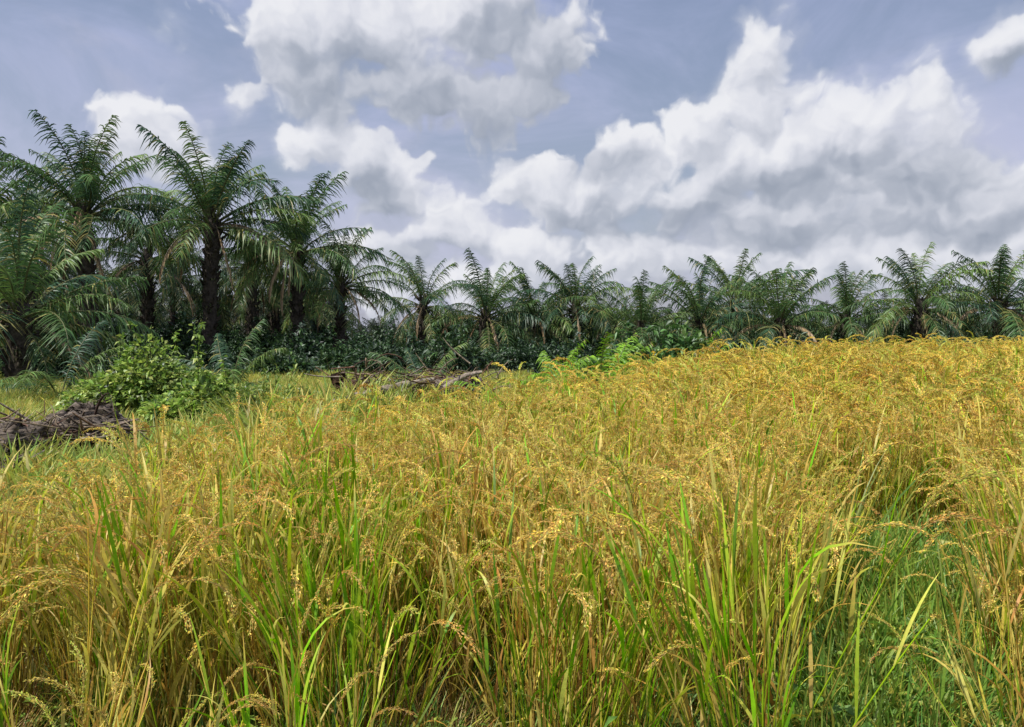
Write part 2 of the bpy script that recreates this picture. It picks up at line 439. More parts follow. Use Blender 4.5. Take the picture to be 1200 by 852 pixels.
# the field thins and sinks toward its left edge
scl *= 1 - .13 * (1 - sst(-.6, -.2, gx / gy))
sc_lo = gy < front - .02
scl = np.clip(scl, .6, 1.34)
tilt = rng.normal(0, .09, (len(gx), 2)); tilt[:, 0] += .07 * vnoise(gx, gy, .8, 41); tilt[:, 1] += .10 * vnoise(gx, gy, .9, 42)
tilt[sc_lo] += rng.normal(0, .22, (int(sc_lo.sum()), 2))
rz = rng.uniform(0, 2 * PI, len(gx))
gz = ground(gx, gy)
inview = np.abs(gx / gy) < .70
dist = np.hypot(gx, gy)
order = np.argsort(np.where(inview, dist, 1e3))
near = order[:240]
LBL = {'gold': ('ripe golden rice plant with drooping panicles along the near edge of the field', 'ripe golden rice plants at the near edge'),
       'straw': ('dry straw-coloured rice plant with browned leaves along the near edge of the field', 'dry straw-coloured rice plants at the near edge'),
       'green': ('still green leafy rice plant with few panicles along the near edge of the field', 'green rice plants at the near edge'),
       'short': ('low green rice plant half hidden along the near edge of the field', 'low green rice plants at the near edge')}
for n_, i in enumerate(near):
    k = int(idx[i])
    o = link('rice_plant', LEAF_ME[k], None, (gx[i], gy[i], gz[i]), (tilt[i, 0], tilt[i, 1], rz[i]), float(scl[i]))
    tag(o, LBL[KINDS[k]][0], 'rice plant', LBL[KINDS[k]][1])
    for j, s in enumerate(CL[k][1]):
        c = link('panicle', PAN_ME[(k + j) % 6], o)
        c.matrix_local = seat_matrix(s)
rest = np.setdiff1d(np.arange(len(gx)), near)
def euls(i): return np.stack([tilt[i, 0], tilt[i, 1], rz[i]], -1)
P = np.stack([gx, gy, gz], -1)
m1 = rest[dist[rest] < 6]; m2 = rest[dist[rest] >= 6]
nK = len(WH_NEAR)
scatter('rice_field', WH_NEAR + WH_FAR, np.concatenate([P[m1], P[m2]]), np.concatenate([euls(m1), euls(m2)]),
        np.repeat(np.concatenate([scl[m1], scl[m2] * 1.02])[:, None], 3, 1), np.concatenate([idx[m1], idx[m2] + nK]),
        'golden ripening rice filling the field back to the palms')

# ---------------------------------------------------------------- grasses and ground cover
def tuft(n, h, w, cols, wt, spread=.05, droop=35, S=5, flat=0):
    mb = MB()
    az = rng.uniform(0, 2 * PI, n); r = rng.uniform(0, spread, n)
    b = np.stack([np.cos(az) * r, np.sin(az) * r, np.full(n, -.02)], -1)
    e0 = R(88) - np.abs(rng.normal(0, R(18 + flat), n)); e1 = e0 - np.abs(rng.normal(R(droop), R(droop * .7), n))
    Ln = rng.uniform(.5, 1.0, n) * h
    P_ = arc(b, az, e0, e1, Ln, S, 1.5)
    prof = np.interp(np.linspace(0, 1, S), [0, .3, .7, 1], [.6, 1, .75, .05])
    W = rng.uniform(.6, 1.2, n)[:, None] * w * prof
    rv = rng.normal(0, .7, n)
    strips(mb, P_, W, np.stack([-np.sin(az + rv), np.cos(az + rv), rng.normal(0, .2, n)], -1), pick(cols, wt, n, .2)[:, None] * np.linspace(.7, 1.1, S)[None, :, None])
    return mb
G1 = (.15, .32, .06); G2 = (.25, .42, .08); G3 = (.38, .45, .09); G4 = (.42, .36, .12)
tufts_low = [tuft(34, .34, .0036, [G1, G2, G3, G4], (.35, .35, .2, .1), .09, 45).mesh('grass', M_GRASS) for _ in range(4)]
tufts_mead = [tuft(40, .42, .008, [G2, G3, (.50, .47, .12)], (.2, .45, .35), .16, 40).mesh('meadow', M_GRASS) for _ in range(4)]
tufts_dry = [tuft(26, .35, .0028, [STRAW, BROWN, G4], (.5, .25, .25), .12, 30, flat=45).mesh('straw', M_GRASS) for _ in range(3)]

def herb(nst, h, cols, wt, leafL, leafW):
    mb = MB()
    az = rng.uniform(0, 2 * PI, nst); S = 6
    P_ = arc(np.zeros((nst, 3)), az, R(88) - np.abs(rng.normal(0, R(20), nst)), R(60) - np.abs(rng.normal(0, R(20), nst)), rng.uniform(.6, 1, nst) * h, S, 1.2)
    tubes(mb, P_, np.repeat(np.linspace(.003, .0012, S)[None], nst, 0), pick(cols, wt, nst) * .8, 3)
    LP = []; LD = []
    for i in range(nst):
        for k in range(int(h / .035)):
            t = rng.uniform(.15, 1) * (S - 1); j = min(int(t), S - 2)
            a = rng.uniform(0, 2 * PI)
            LP.append(P_[i, j] + (P_[i, j + 1] - P_[i, j]) * (t - j)); LD.append([math.cos(a), math.sin(a), rng.uniform(-.1, .7)])
    LP = np.array(LP); LD = np.array(LD); n = len(LP)
    leaves(mb, LP, LD, rng.uniform(.6, 1.2, n) * leafL, rng.uniform(.8, 1.2, n) * leafW, pick(cols, wt, n, .2))
    return mb
herbs = [herb(9, .28, [G1, G2, G3], (.3, .4, .3), .035, .009).mesh('herb', M_GRASS) for _ in range(3)]

# low cover under and before the rice
n = 9000
cx = rng.uniform(-4.2, 4.6, n); cy = rng.uniform(1.15, 4.8, n)
cx = np.concatenate([cx, rng.uniform(.6, 2.6, 2600)]); cy = np.concatenate([cy, rng.uniform(1.4, 4.7, 2600)])
ok2 = np.concatenate([np.ones(n, bool), hole(cx[n:], cy[n:]) > .45]); cx, cy = cx[ok2], cy[ok2]; n = len(cx)
ok = (np.abs(cx / cy) < .9) & (cy < field_far(cx, cy))
hh = hole(cx, cy); ok &= (hh > .35) | (cy < 2.6) | (rng.random(n) < .3)
cx, cy, hh = cx[ok], cy[ok], hh[ok]; n = len(cx)
dry = (vnoise(cx, cy, .5, 51) > .35) & (hh < .6)
ci = np.where(dry, rng.integers(4, 7, n), np.where(rng.random(n) < np.where((cx < -.2), .5, .3), rng.integers(7, 10, n), rng.integers(0, 4, n)))
cs = rng.uniform(.55, 1.15, n) * np.where(hh > .4, 1.15, .85)
cs = np.where(cy < 1.8, cs * .8, cs)
cs = np.where((hh > .5) & (cx > 0), cs * (1.25 + .30 * np.clip(cy - 2, 0, 2)), cs)
ce = np.stack([rng.normal(0, .12, n), rng.normal(0, .12, n), rng.uniform(0, 6.28, n)], -1)
scatter('weed_cover', tufts_low + tufts_dry + herbs, np.stack([cx, cy, ground(cx, cy)], -1), ce, np.repeat(cs[:, None], 3, 1), ci,
        'low green weeds and dry straw covering the soil among the rice')

# meadow grass beyond the field on the left, and a rough verge behind the rice
n = 9000
mx_ = rng.uniform(-24, 6, n); my_ = rng.uniform(4, 30, n)
ok = (my_ > field_far(mx_, my_) + .15) & (np.abs(mx_ / my_) < .8) & ((mx_ / my_ < .02) | (my_ < field_far(mx_, my_) + 4))
mx_, my_ = mx_[ok], my_[ok]; n = len(mx_)
ms = rng.uniform(.6, 1.15, n)
uu = mx_ / my_
ms = ms * (1 + 1.1 * np.exp(-((uu + .26) / .16) ** 2) * (my_ < 13) * rng.uniform(.7, 1.25, n) + .55 * (my_ < 8.3) * (uu < -.4))
scatter('meadow_grass', tufts_mead, np.stack([mx_, my_, ground(mx_, my_)], -1), np.stack([rng.normal(0, .1, n), rng.normal(0, .1, n), rng.uniform(0, 6.28, n)], -1),
        np.stack([ms * 1.2, ms * 1.2, ms], -1), rng.integers(0, 4, n), 'short yellow-green grass beyond the left edge of the rice')

# ---------------------------------------------------------------- palms
PG = (.066, .122, .045); PG2 = (.115, .18, .06); PB = (.045, .092, .05); PY = (.24, .23, .09); DEAD = (.36, .27, .17)

def frond(e0, e1, Ln, nl=58, dead=0, ccol=PG, yellow=0, leafl=.9, tw=.055, twist=0.):
    mb = MB(); S = 12
    P_ = arc(np.zeros((1, 3)), np.array([0.]), np.array([R(e0)]), np.array([R(e1)]), np.array([Ln]), S, 1.35)
    sway = rng.normal(0, .35) ; P_[0, :, 1] += sway * np.linspace(0, 1, S) ** 2 * Ln * .18
    cs = np.array([.12, .13, .06]) if not dead else np.array([.16, .12, .08])
    tubes(mb, P_, np.linspace(.055, .012, S)[None] * (Ln / 5), np.repeat(cs[None], 1, 0), 4)
    P0 = P_[0]; T = norm(np.gradient(P0, axis=0))
    t = np.linspace(.16, .995, nl) * (S - 1)
    for sgn in (-1, 1):
        tt = t + rng.normal(0, .04, nl); tt = np.clip(tt, 0, S - 1.001); j = tt.astype(int); f = (tt - j)[:, None]
        b = P0[j] * (1 - f) + P0[j + 1] * f; tan = T[j]
        sd = np.tile(np.array([[0, sgn, 0.]]), (nl, 1))
        nrm = norm(np.cross(tan, sd)) * sgn
        nrm = np.where(nrm[:, 2:3] < 0, -nrm, nrm)
        frac = tt / (S - 1)
        ll = leafl * np.interp(frac, [.12, .25, .55, .85, 1], [.45, .85, 1, .72, .35]) * rng.uniform(.68, 1.18, nl) * (Ln / 5)
        lift = rng.normal(0, .38, nl)[:, None] * (0 if dead else 1)
        fwd = (np.interp(frac, [0, 1], [.3, .9]) + rng.normal(0, .22, nl))[:, None]
        ll = ll * np.where(rng.random(nl) < .07, .35, 1)
        d = norm(sd + nrm * lift + tan * fwd)
        if dead: d = norm(sd * .35 + tan * .9 - np.array([0, 0, .7]))
        Sg = 4
        q = np.linspace(0, 1, Sg)[None, :, None]
        grav = rng.uniform(.35, .95, nl)[:, None, None] * (1.2 if not dead else .3)
        PP = b[:, None] + d[:, None] * ll[:, None, None] * q - np.array([0, 0, 1.]) * ll[:, None, None] * q ** 2 * grav
        W = tw / 2 * rng.uniform(.8, 1.2, nl)[:, None] * np.array([[.7, 1, .75, .1]])
        c = jit(DEAD if dead else ccol, nl, .18)
        if yellow: c = np.where(rng.random((nl, 1)) < yellow, jit(PY, nl), c)
        c = c[:, None] * np.ones((1, Sg, 1))
        if not dead: c[:, -1] = c[:, -1] * .8 + np.array([.06, .05, .02]) * .5
        strips(mb, PP, W, norm(tan + nrm * rng.normal(0, .5, (nl, 1)) * .6), c)
    return mb

# classes of frond, young and upright to old and hanging; three meshes of each
CLS = [(82, 40), (66, 12), (48, -18), (26, -42), (2, -66), (-28, -84)]
FR = []
for k, (a, b) in enumerate(CLS):
    FR.append([frond(a + rng.uniform(-5, 5), b + rng.uniform(-12, 12), 5.7 * (.80 if k == 0 else .9 if k == 1 else 1), ccol=[PG, PG2, PG, PB][(v + k) % 4], yellow=.22 if k > 3 else .05,
                     tw=.062 if k else .055) for v in range(4)])
FR_DEAD = [frond(a, b, 4.4, 40, dead=1, leafl=.6) for a, b in ((-35, -86), (-55, -88), (10, -84), (-20, -88))]
FR_BR = [frond(a, b, 4.8, 50, ccol=(.18, .32, .045), yellow=.05, leafl=.9) for a, b in ((62, 0), (48, -25), (80, 35))]
FR_ME = [[x.mesh('frond', M_PALM) for x in c] for c in FR]
FRD_ME = [x.mesh('dry_frond', M_PALM) for x in FR_DEAD]
FRB_ME = [x.mesh('frond', M_PALM) for x in FR_BR]

def palm_trunk(h, r=.34, bulky=1.0):
    mb = MB(); S = max(6, int(h / .5)); k = 12
    z = np.linspace(-.3, h, S)
    wob = np.cumsum(rng.normal(0, .03, (S, 2)), 0)
    rr = r * (1 + .05 * rng.normal(0, 1, S)) * np.interp(z / h, [0, .1, .6, .9, 1], [1.15, .95, .95, 1.05, .7])
    P_ = np.concatenate([wob, z[:, None]], 1)[None]
    tubes(mb, P_, rr[None], np.full((1, 3), .9), k)
    # old leaf bases wrapped round the stem in a spiral
    n = int(h * 13)
    t = np.sort(rng.uniform(0.05, 1, n)); a = np.arange(n) * 2.399 + rng.normal(0, .2, n)
    zz = t * h; cx_ = np.interp(zz, z, wob[:, 0]); cy_ = np.interp(zz, z, wob[:, 1]); r0 = np.interp(zz, z, rr)
    b = np.stack([cx_ + np.cos(a) * r0 * .85, cy_ + np.sin(a) * r0 * .85, zz], -1)
    out = np.stack([np.cos(a), np.sin(a), rng.uniform(.8, 1.7, n)], -1)
    L_ = rng.uniform(.2, .42, n) * bulky * np.where(t > .8, 1.3, 1)
    q = np.linspace(0, 1, 3)[None, :, None]
    PP = b[:, None] + norm(out)[:, None] * L_[:, None, None] * q
    tubes(mb, PP, np.repeat(np.array([[.11, .09, .05]]), n, 0) * rng.uniform(.6, 1.2, (n, 1)), jit((.9, .85, .8), n, .3), 4)
    # fern and fibre fringe on the stem
    n = int(h * 16)
    a = rng.uniform(0, 2 * PI, n); zz = rng.uniform(.15, 1, n) * h
    b = np.stack([np.cos(a) * r * .9, np.sin(a) * r * .9, zz], -1); 
    PP = arc(b, a, np.full(n, R(30)), np.full(n, -R(80)), rng.uniform(.35, .8, n), 4)
    strips(mb, PP, np.array([[.03, .05, .04, .01]]) * np.ones((n, 1)), np.stack([-np.sin(a), np.cos(a), a * 0], -1), jit((.5, .7, .35), n, .4))
    return mb

def palm_layout(nf, seed, ex=.85, emax=1.0):
    """(class, turn, scale, roll) of each frond round the heart"""
    r = np.random.default_rng(seed); out = []
    for i in range(nf):
        t = (i + r.uniform(0, .8)) / nf
        k = min(int(t ** ex * 6 * emax), 5)
        out.append((k, i * 2.399 + r.normal(0, .3), r.uniform(.74, 1.14) * (1 - .12 * (k == 5)), r.normal(0, .16), r.normal(0, .14)))
    return out

def fr_matrix(turn, sc, tilt_, h, off=.12, mir=1):
    return Matrix.Translation((math.cos(turn) * off, math.sin(turn) * off, h)) @ Matrix.Rotation(turn, 4, 'Z') @ Matrix.Rotation(tilt_[0], 4, 'X') @ Matrix.Rotation(tilt_[1], 4, 'Y') @ Matrix.Diagonal((sc, sc * mir, sc, 1))

def palm(px, hy, D, size, label, seed, nf=38, dead=5, cat='palm tree', fat=1.0, lean=0, group='oil palms behind the rice field', bright=0, gz0=None):
    p = at(px, hy, D); g = float(ground(p[0], p[1])); h = max(p[2] - g, .6)
    root = link('palm_tree', None, None, (p[0], p[1], g), (0, lean, 0))
    tag(root, label, cat, group)
    link('trunk', palm_trunk(h, .33 * fat * size ** .5).mesh('trunk', M_TRUNK), root)
    r = np.random.default_rng(seed)
    for i, (k, turn, sc, rl, tl) in enumerate(palm_layout(nf, seed, 1.0 if hy < 330 else .9, .86 if hy < 330 else 1.0)):
        me = FR_ME[k][r.integers(0, 4)]
        if bright and r.random() < bright: me = FRB_ME[r.integers(0, 3)]
        c = link('frond', me, root)
        c.matrix_local = fr_matrix(turn, sc * size, (rl, tl), h - .25 - .12 * k, .1 + .05 * k, 1 if r.random() < .5 else -1)
    for i in range(dead):
        c = link('dry_frond', FRD_ME[r.integers(0, 4)], root)
        a = r.uniform(0, 6.28) if i % 3 == 0 else r.uniform(-2.9, -.25)
        c.matrix_local = fr_matrix(a, size * r.uniform(.75, 1.05), (0, 0), h - .6, .42)
    return root

PALMS = [
 (108, 238, 36, 1.02, 'foremost tall palm on the left, broad crown with pale hanging fronds', 44, 9, 1.25),
 (240, 250, 38, 1.0, 'tall palm second in the left row, straight dark shaggy trunk', 42, 4, 1.1),
 (348, 284, 42, .95, 'tall palm third in the left row, slender dry fronds hanging below', 40, 4, 1.0),
 (397, 325, 45, .78, 'shorter palm at the right end of the tall left row against sky', 32, 3, .9),
 (497, 348, 50, .82, 'palm right of the open sky gap with ragged upright tips and a brown hanging frond', 30, 6, 1.0),
 (566, 362, 50, .92, 'palm leaning its upright feathery fronds beside the ragged palm at the sky gap', 38, 5, 1.0),
 (626, 366, 53, .88, 'low dense palm in the middle of the row with curled frond tips', 38, 5, 1.0),
 (674, 352, 52, .84, 'palm just right of the picture middle with four clear upright fronds', 38, 4, 1.0),
 (752, 378, 50, .80, 'small dark palm standing right of the low dip in the tree line', 36, 5, 1.0),
 (818, 370, 50, .90, 'palm with a skirt of pale hanging fronds, left of the dense double crown', 40, 8, 1.1),
 (860, 350, 55, .98, 'taller palm of the dense double crown rising behind the skirted palm', 40, 4, 1.0),
 (912, 372, 49, .90, 'palm with bunched upright fronds and yellow dry stalks', 40, 8, 1.1),
 (990, 368, 51, .86, 'rounded low palm left of the palm with the open star of fronds', 38, 6, 1.0),
 (1075, 350, 48, .88, 'palm with open star of fronds and long pale dead stalks', 38, 7, 1.25),
 (1172, 350, 48, .95, 'palm at the right end of the row with tall upright fronds', 40, 5, 1.15),
]
for k, (px, hy, D, sz, lb, nf, dd, fat) in enumerate(PALMS):
    palm(px, hy, D, sz * (.94 if px > 440 else .93), lb, 300 + k, nf - 5, dd, fat=fat, lean=float(rng.normal(0, .03)))
palm(22, 352, 25, .86, 'young bushy palm at the left edge with low green fronds touching the grass', 400, 34, 5, fat=1.3)
palm(-30, 262, 38, 1.0, 'tall palm cut off by the left picture edge', 401, 38, 4)
palm(1262, 352, 50, .9, 'palm beyond the right picture edge with only its left fronds showing', 402, 36, 4)

# palms standing behind the front row: trunk and whole crown
def crown_mesh(seed, nf=28, size=.8):
    mb = MB(); r = np.random.default_rng(seed)
    for (k, turn, sc, rl, tl) in palm_layout(nf, seed):
        mb.merge(FR[k][r.integers(0, 4)].arrays(), fr_matrix(turn, sc * size, (rl, tl), -.25 - .12 * k, .1 + .05 * k), .62)  # frond colours darkened, painting in the shade of the second row
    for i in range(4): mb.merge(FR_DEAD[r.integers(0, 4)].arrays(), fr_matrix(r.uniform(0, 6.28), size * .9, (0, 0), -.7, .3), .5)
    return mb
CROWN = [crown_mesh(500 + k) for k in range(4)]
CROWN_ME = [c.mesh('crown', M_PALM) for c in CROWN]
BACK = [(40, 268, 52), (172, 292, 50), (205, 318, 56), (296, 306, 52), (322, 330, 58), (70, 322, 58), (140, 340, 62), (262, 340, 60), (372, 345, 60), (10, 330, 60),
        (532, 392, 66), (598, 386, 66), (648, 382, 62), (708, 372, 60), (730, 386, 68), (786, 388, 66), (884, 380, 66), (950, 386, 62), (1032, 384, 60), (1120, 372, 58), (1142, 384, 66), (1214, 374, 62)]
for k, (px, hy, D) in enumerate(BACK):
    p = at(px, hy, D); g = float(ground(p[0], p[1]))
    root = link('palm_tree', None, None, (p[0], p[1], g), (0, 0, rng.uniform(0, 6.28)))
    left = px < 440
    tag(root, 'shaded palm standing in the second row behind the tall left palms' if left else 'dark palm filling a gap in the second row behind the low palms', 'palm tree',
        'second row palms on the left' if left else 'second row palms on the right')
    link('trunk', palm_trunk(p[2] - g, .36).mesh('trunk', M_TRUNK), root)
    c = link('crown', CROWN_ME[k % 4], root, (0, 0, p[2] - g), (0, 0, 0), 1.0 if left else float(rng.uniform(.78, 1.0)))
# the plantation beyond, one mass
n = 260
fx = rng.uniform(-95, 95, n); fy = rng.uniform(72, 125, n)
fh = np.where(fx / fy < -.2, rng.uniform(3.5, 6.5, n), rng.uniform(.6, 2.2, n))
fcrowns = CROWN_ME
tr = palm_trunk(3.4, .4)
def far_palm(k):
    mb = MB(); mb.merge(CROWN[k].arrays(), Matrix.Translation((0, 0, 3.4)), .5); nf = len(mb.arrays()[1]); mb.merge(tr.arrays(), None, .3)  # crown colours dimmed further: painted shade deep in the plantation
    return mb.mesh('far_palm', M_PALM)
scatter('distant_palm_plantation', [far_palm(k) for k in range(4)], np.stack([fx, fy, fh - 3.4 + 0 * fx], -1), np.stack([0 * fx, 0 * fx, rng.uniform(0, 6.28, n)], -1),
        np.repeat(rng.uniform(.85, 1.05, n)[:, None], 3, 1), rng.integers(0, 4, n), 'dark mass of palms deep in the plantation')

# ---------------------------------------------------------------- bushes and undergrowth
def bush(w, d, h, nleaf, L_, W_, cols, wt, lobes=9, seed=0, spikes=0):
    r = np.random.default_rng(seed)
    mb = MB(); st = MB()
    cs = []
    for k in range(lobes):
        a = r.uniform(0, 2 * PI); q = r.uniform(0, 1) ** .6
        x = math.cos(a) * q * w * .4; y = math.sin(a) * q * d * .4
        top = h * (1 - .55 * q ** 1.5) * r.uniform(.7, 1.05)
        cs.append((x, y, top * .62, w * r.uniform(.16, .28), top * .42))
    per = nleaf // lobes
    for (x, y, z, rw, rh) in cs:
        v = norm(r.normal(0, 1, (per, 3))); v[:, 2] = np.abs(v[:, 2]) * np.where(r.random(per) < .75, 1, -1)
        rad = r.uniform(.55, 1.08, per)[:, None]
        Pp = np.array([x, y, z]) + v * rad * np.array([rw, rw, rh])
        nz = np.sin(Pp[:, 0] * 9 / w * 3 + x) * np.sin(Pp[:, 2] * 14 / h + y) * .5
        ok = nz + r.uniform(-.4, .9, per) > -.05
        Pp = Pp[ok]; v = v[ok]; n = len(Pp)
        D_ = v + r.normal(0, .6, (n, 3))
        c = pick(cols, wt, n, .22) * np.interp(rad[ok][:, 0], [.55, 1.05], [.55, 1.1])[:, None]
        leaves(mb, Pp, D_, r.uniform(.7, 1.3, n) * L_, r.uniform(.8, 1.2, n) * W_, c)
        tubes(st, np.array([[(x * .3, y * .3, -.1), (x * .7, y * .7, z * .5), (x, y, z + rh * .7)]]), np.array([[.03, .02, .008]]) * h * .6, np.array([[.8, .8, .7]]), 5)
    for k in range(spikes):
        a = r.uniform(0, 2 * PI); q = r.uniform(0, .4); x = math.cos(a) * q * w; y = math.sin(a) * q * d
        Pq = np.array([x, y, h * .6]) + np.linspace(0, 1, 9)[:, None] * np.array([r.normal(0, .12), r.normal(0, .12), h * r.uniform(.4, .65)])
        tubes(st, Pq[None], np.linspace(.008, .003, 9)[None], np.array([[.6, .7, .4]]), 3)
        n = 36; t = r.integers(0, 9, n)
        leaves(mb, Pq[t] + r.normal(0, .02, (n, 3)), r.normal(0, 1, (n, 3)) + [0, 0, .3], r.uniform(.7, 1.1, n) * L_, r.uniform(.8, 1.2, n) * W_, pick(cols, wt, n, .2))
    return mb, st
BG = [(.19, .31, .05), (.33, .46, .08), (.48, .56, .14), (.07, .13, .03)]
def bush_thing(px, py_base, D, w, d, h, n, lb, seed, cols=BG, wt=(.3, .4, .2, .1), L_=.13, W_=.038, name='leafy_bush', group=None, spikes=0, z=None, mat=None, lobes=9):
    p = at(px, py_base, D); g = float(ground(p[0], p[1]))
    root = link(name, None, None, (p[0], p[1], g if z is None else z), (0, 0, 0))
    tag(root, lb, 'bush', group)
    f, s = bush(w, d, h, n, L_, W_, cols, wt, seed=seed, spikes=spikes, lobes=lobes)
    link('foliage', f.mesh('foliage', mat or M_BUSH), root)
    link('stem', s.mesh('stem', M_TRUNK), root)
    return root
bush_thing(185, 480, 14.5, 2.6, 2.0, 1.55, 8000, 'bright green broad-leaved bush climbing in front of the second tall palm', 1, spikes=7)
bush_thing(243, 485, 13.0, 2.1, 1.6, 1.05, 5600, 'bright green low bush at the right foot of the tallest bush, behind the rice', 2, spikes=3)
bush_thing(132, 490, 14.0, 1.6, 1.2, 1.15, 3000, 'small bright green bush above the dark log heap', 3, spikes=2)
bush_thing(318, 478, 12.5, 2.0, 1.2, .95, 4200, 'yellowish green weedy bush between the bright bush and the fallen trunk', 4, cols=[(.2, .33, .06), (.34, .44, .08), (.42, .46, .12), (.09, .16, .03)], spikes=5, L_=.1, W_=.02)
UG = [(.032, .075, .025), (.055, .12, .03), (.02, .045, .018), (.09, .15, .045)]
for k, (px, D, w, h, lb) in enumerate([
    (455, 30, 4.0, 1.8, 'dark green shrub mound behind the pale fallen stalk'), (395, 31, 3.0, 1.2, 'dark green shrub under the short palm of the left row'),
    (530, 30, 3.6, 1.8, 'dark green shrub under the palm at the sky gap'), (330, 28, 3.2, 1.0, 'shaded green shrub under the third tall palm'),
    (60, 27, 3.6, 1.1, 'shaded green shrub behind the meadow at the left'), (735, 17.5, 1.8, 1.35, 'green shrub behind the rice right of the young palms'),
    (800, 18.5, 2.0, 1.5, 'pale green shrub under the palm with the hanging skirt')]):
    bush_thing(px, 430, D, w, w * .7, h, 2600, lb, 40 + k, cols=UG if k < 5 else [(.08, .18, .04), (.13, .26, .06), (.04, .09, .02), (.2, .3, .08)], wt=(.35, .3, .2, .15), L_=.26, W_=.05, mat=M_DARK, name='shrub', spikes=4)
ubs = []
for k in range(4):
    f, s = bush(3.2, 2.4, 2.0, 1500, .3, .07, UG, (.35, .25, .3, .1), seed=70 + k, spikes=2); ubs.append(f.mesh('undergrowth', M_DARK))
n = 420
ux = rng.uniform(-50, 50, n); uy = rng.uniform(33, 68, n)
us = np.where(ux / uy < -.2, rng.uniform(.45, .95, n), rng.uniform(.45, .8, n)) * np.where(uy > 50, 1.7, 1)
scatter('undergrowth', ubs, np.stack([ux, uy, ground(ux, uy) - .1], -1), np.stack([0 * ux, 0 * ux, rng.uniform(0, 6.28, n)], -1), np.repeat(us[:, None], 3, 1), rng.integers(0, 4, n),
        'dark undergrowth in the shade beneath the palms')

# young palms and loose fronds low behind the rice
def young_palm(px, D, size, lb, seed, nf=11, cols=1, yb=440):
    p = at(px, yb, D); g = float(ground(p[0], p[1]))
    root = link('young_palm', None, None, (p[0], p[1], g)); tag(root, lb, 'young palm')
    r = np.random.default_rng(seed)
    for i in range(nf):
        me = (FRB_ME[i % 3] if cols else FR_ME[(i % 3) + 1][i % 4])
        c = link('frond', me, root)
        c.matrix_local = fr_matrix(i * 2.399 + r.normal(0, .3), size * r.uniform(.8, 1.1), (r.normal(0, .15), r.normal(0, .2)), .05, .05)
young_palm(618, 12.2, .31, 'bright young palm with feathery leaves standing at the back edge of the rice', 1, 11)
young_palm(705, 14.5, .36, 'young palm right of the bright young palm, half sunk in the rice', 2, 10)
young_palm(655, 18, .32, 'darker young palm in the gap between the two bright ones', 3, 12)
young_palm(808, 20, .36, 'silvery young palm under the skirted palm', 4, 10)
young_palm(270, 20, .40, 'young palm with silvery arching fronds below the second tall palm', 5, 8, 0, 460)
young_palm(70, 19, .44, 'young palm with pale drooping fronds over the meadow grass at the left', 6, 9, 0, 470)
young_palm(500, 21, .34, 'dark young palm arching over the fallen trunk', 7, 8, 0)

# ---------------------------------------------------------------- fallen wood
def log_mesh(pts, r0, r1, mat, name, seed, k=14, rough=.12, knobs=0, col_=(1, 1, 1)):
    r = np.random.default_rng(seed)
    pts = np.array(pts, float); S = 18
    t = np.linspace(0, 1, S); tp = np.linspace(0, 1, len(pts))
    Pq = np.stack([np.interp(t, tp, pts[:, i]) for i in range(3)], 1)
    Pq += r.normal(0, .06 * r0, Pq.shape)
    T = norm(np.gradient(Pq, axis=0)); A = norm(np.cross(T, [0, 0, 1.])); B = np.cross(T, A)
    an = np.arange(k) / k * 2 * PI
    rad = (r0 + (r1 - r0) * t)[:, None] * (1 + rough * r.normal(0, 1, (S, k)) + .12 * np.sin(an * 3 + r.uniform(0, 6))[None])
    V = Pq[:, None] + rad[..., None] * (np.cos(an)[None, :, None] * A[:, None] + np.sin(an)[None, :, None] * B[:, None])
    mb = MB()
    i = (np.arange(S - 1)[:, None] * k + np.arange(k)[None]); j = (np.arange(S - 1)[:, None] * k + (np.arange(k)[None] + 1) % k)
    mb.add(V.reshape(-1, 3), np.stack([i, j, j + k, i + k], -1).reshape(-1, 4), np.array(col_, float))
    for e, off in ((0, -.06), (S - 1, .06)):          # broken, hollowed ends
        ring = V[e]; c = Pq[e]
        inner = c + (ring - c) * .55 - T[e] * off * (2 + r.normal(0, 1, (k, 1))) * r0 * 3
        inner2 = c + (ring - c) * .05 - T[e] * off * 6 * r0
        vv = np.concatenate([ring, inner, inner2]); a = np.arange(k); b = (a + 1) % k
        mb.add(vv, np.concatenate([np.stack([a, b, b + k, a + k], -1), np.stack([a + k, b + k, b + 2 * k, a + 2 * k], -1)]), np.array(col_, float) * .45)
    if knobs:
        s_ = r.integers(1, S - 1, knobs); a_ = r.uniform(0, 2 * PI, knobs)
        d = np.cos(a_)[:, None] * A[s_] + np.sin(a_)[:, None] * B[s_]
        rr = (r0 + (r1 - r0) * t)[s_][:, None]
        b0 = Pq[s_] + d * rr * .8; dirv = norm(d + T[s_] * r.uniform(.8, 1.8, (knobs, 1)))
        q = np.linspace(0, 1, 3)[None, :, None]
        PP = b0[:, None] + dirv[:, None] * (r.uniform(.05, .12, knobs) * r0 / .22)[:, None, None] * q
        tubes(mb, PP, np.array([[.05, .05, .03]]) * (r0 / .22) * r.uniform(.7, 1.3, (knobs, 1)), jit(col_, knobs, .3), 5)
    if knobs:
        n = knobs * 3
        s_ = r.integers(1, S - 1, n); a_ = r.uniform(0, 2 * PI, n)
        d = np.cos(a_)[:, None] * A[s_] + np.sin(a_)[:, None] * B[s_]
        rr = (r0 + (r1 - r0) * t)[s_][:, None]
        dv = norm(T[s_] * r.choice([-1, 1], (n, 1)) + d * r.uniform(.05, .5, (n, 1)) + r.normal(0, .15, (n, 3)))
        q = np.linspace(0, 1, 3)[None, :, None]
        PP = (Pq[s_] + d * rr * .95)[:, None] + dv[:, None] * r.uniform(.1, .35, n)[:, None, None] * q
        strips(mb, PP, np.array([[.012, .010, .003]]) * r.uniform(.5, 1.6, (n, 1)), np.cross(d, dv), jit((1.3, 1.2, 1.05), n, .3))
    return mb.mesh(name, mat)

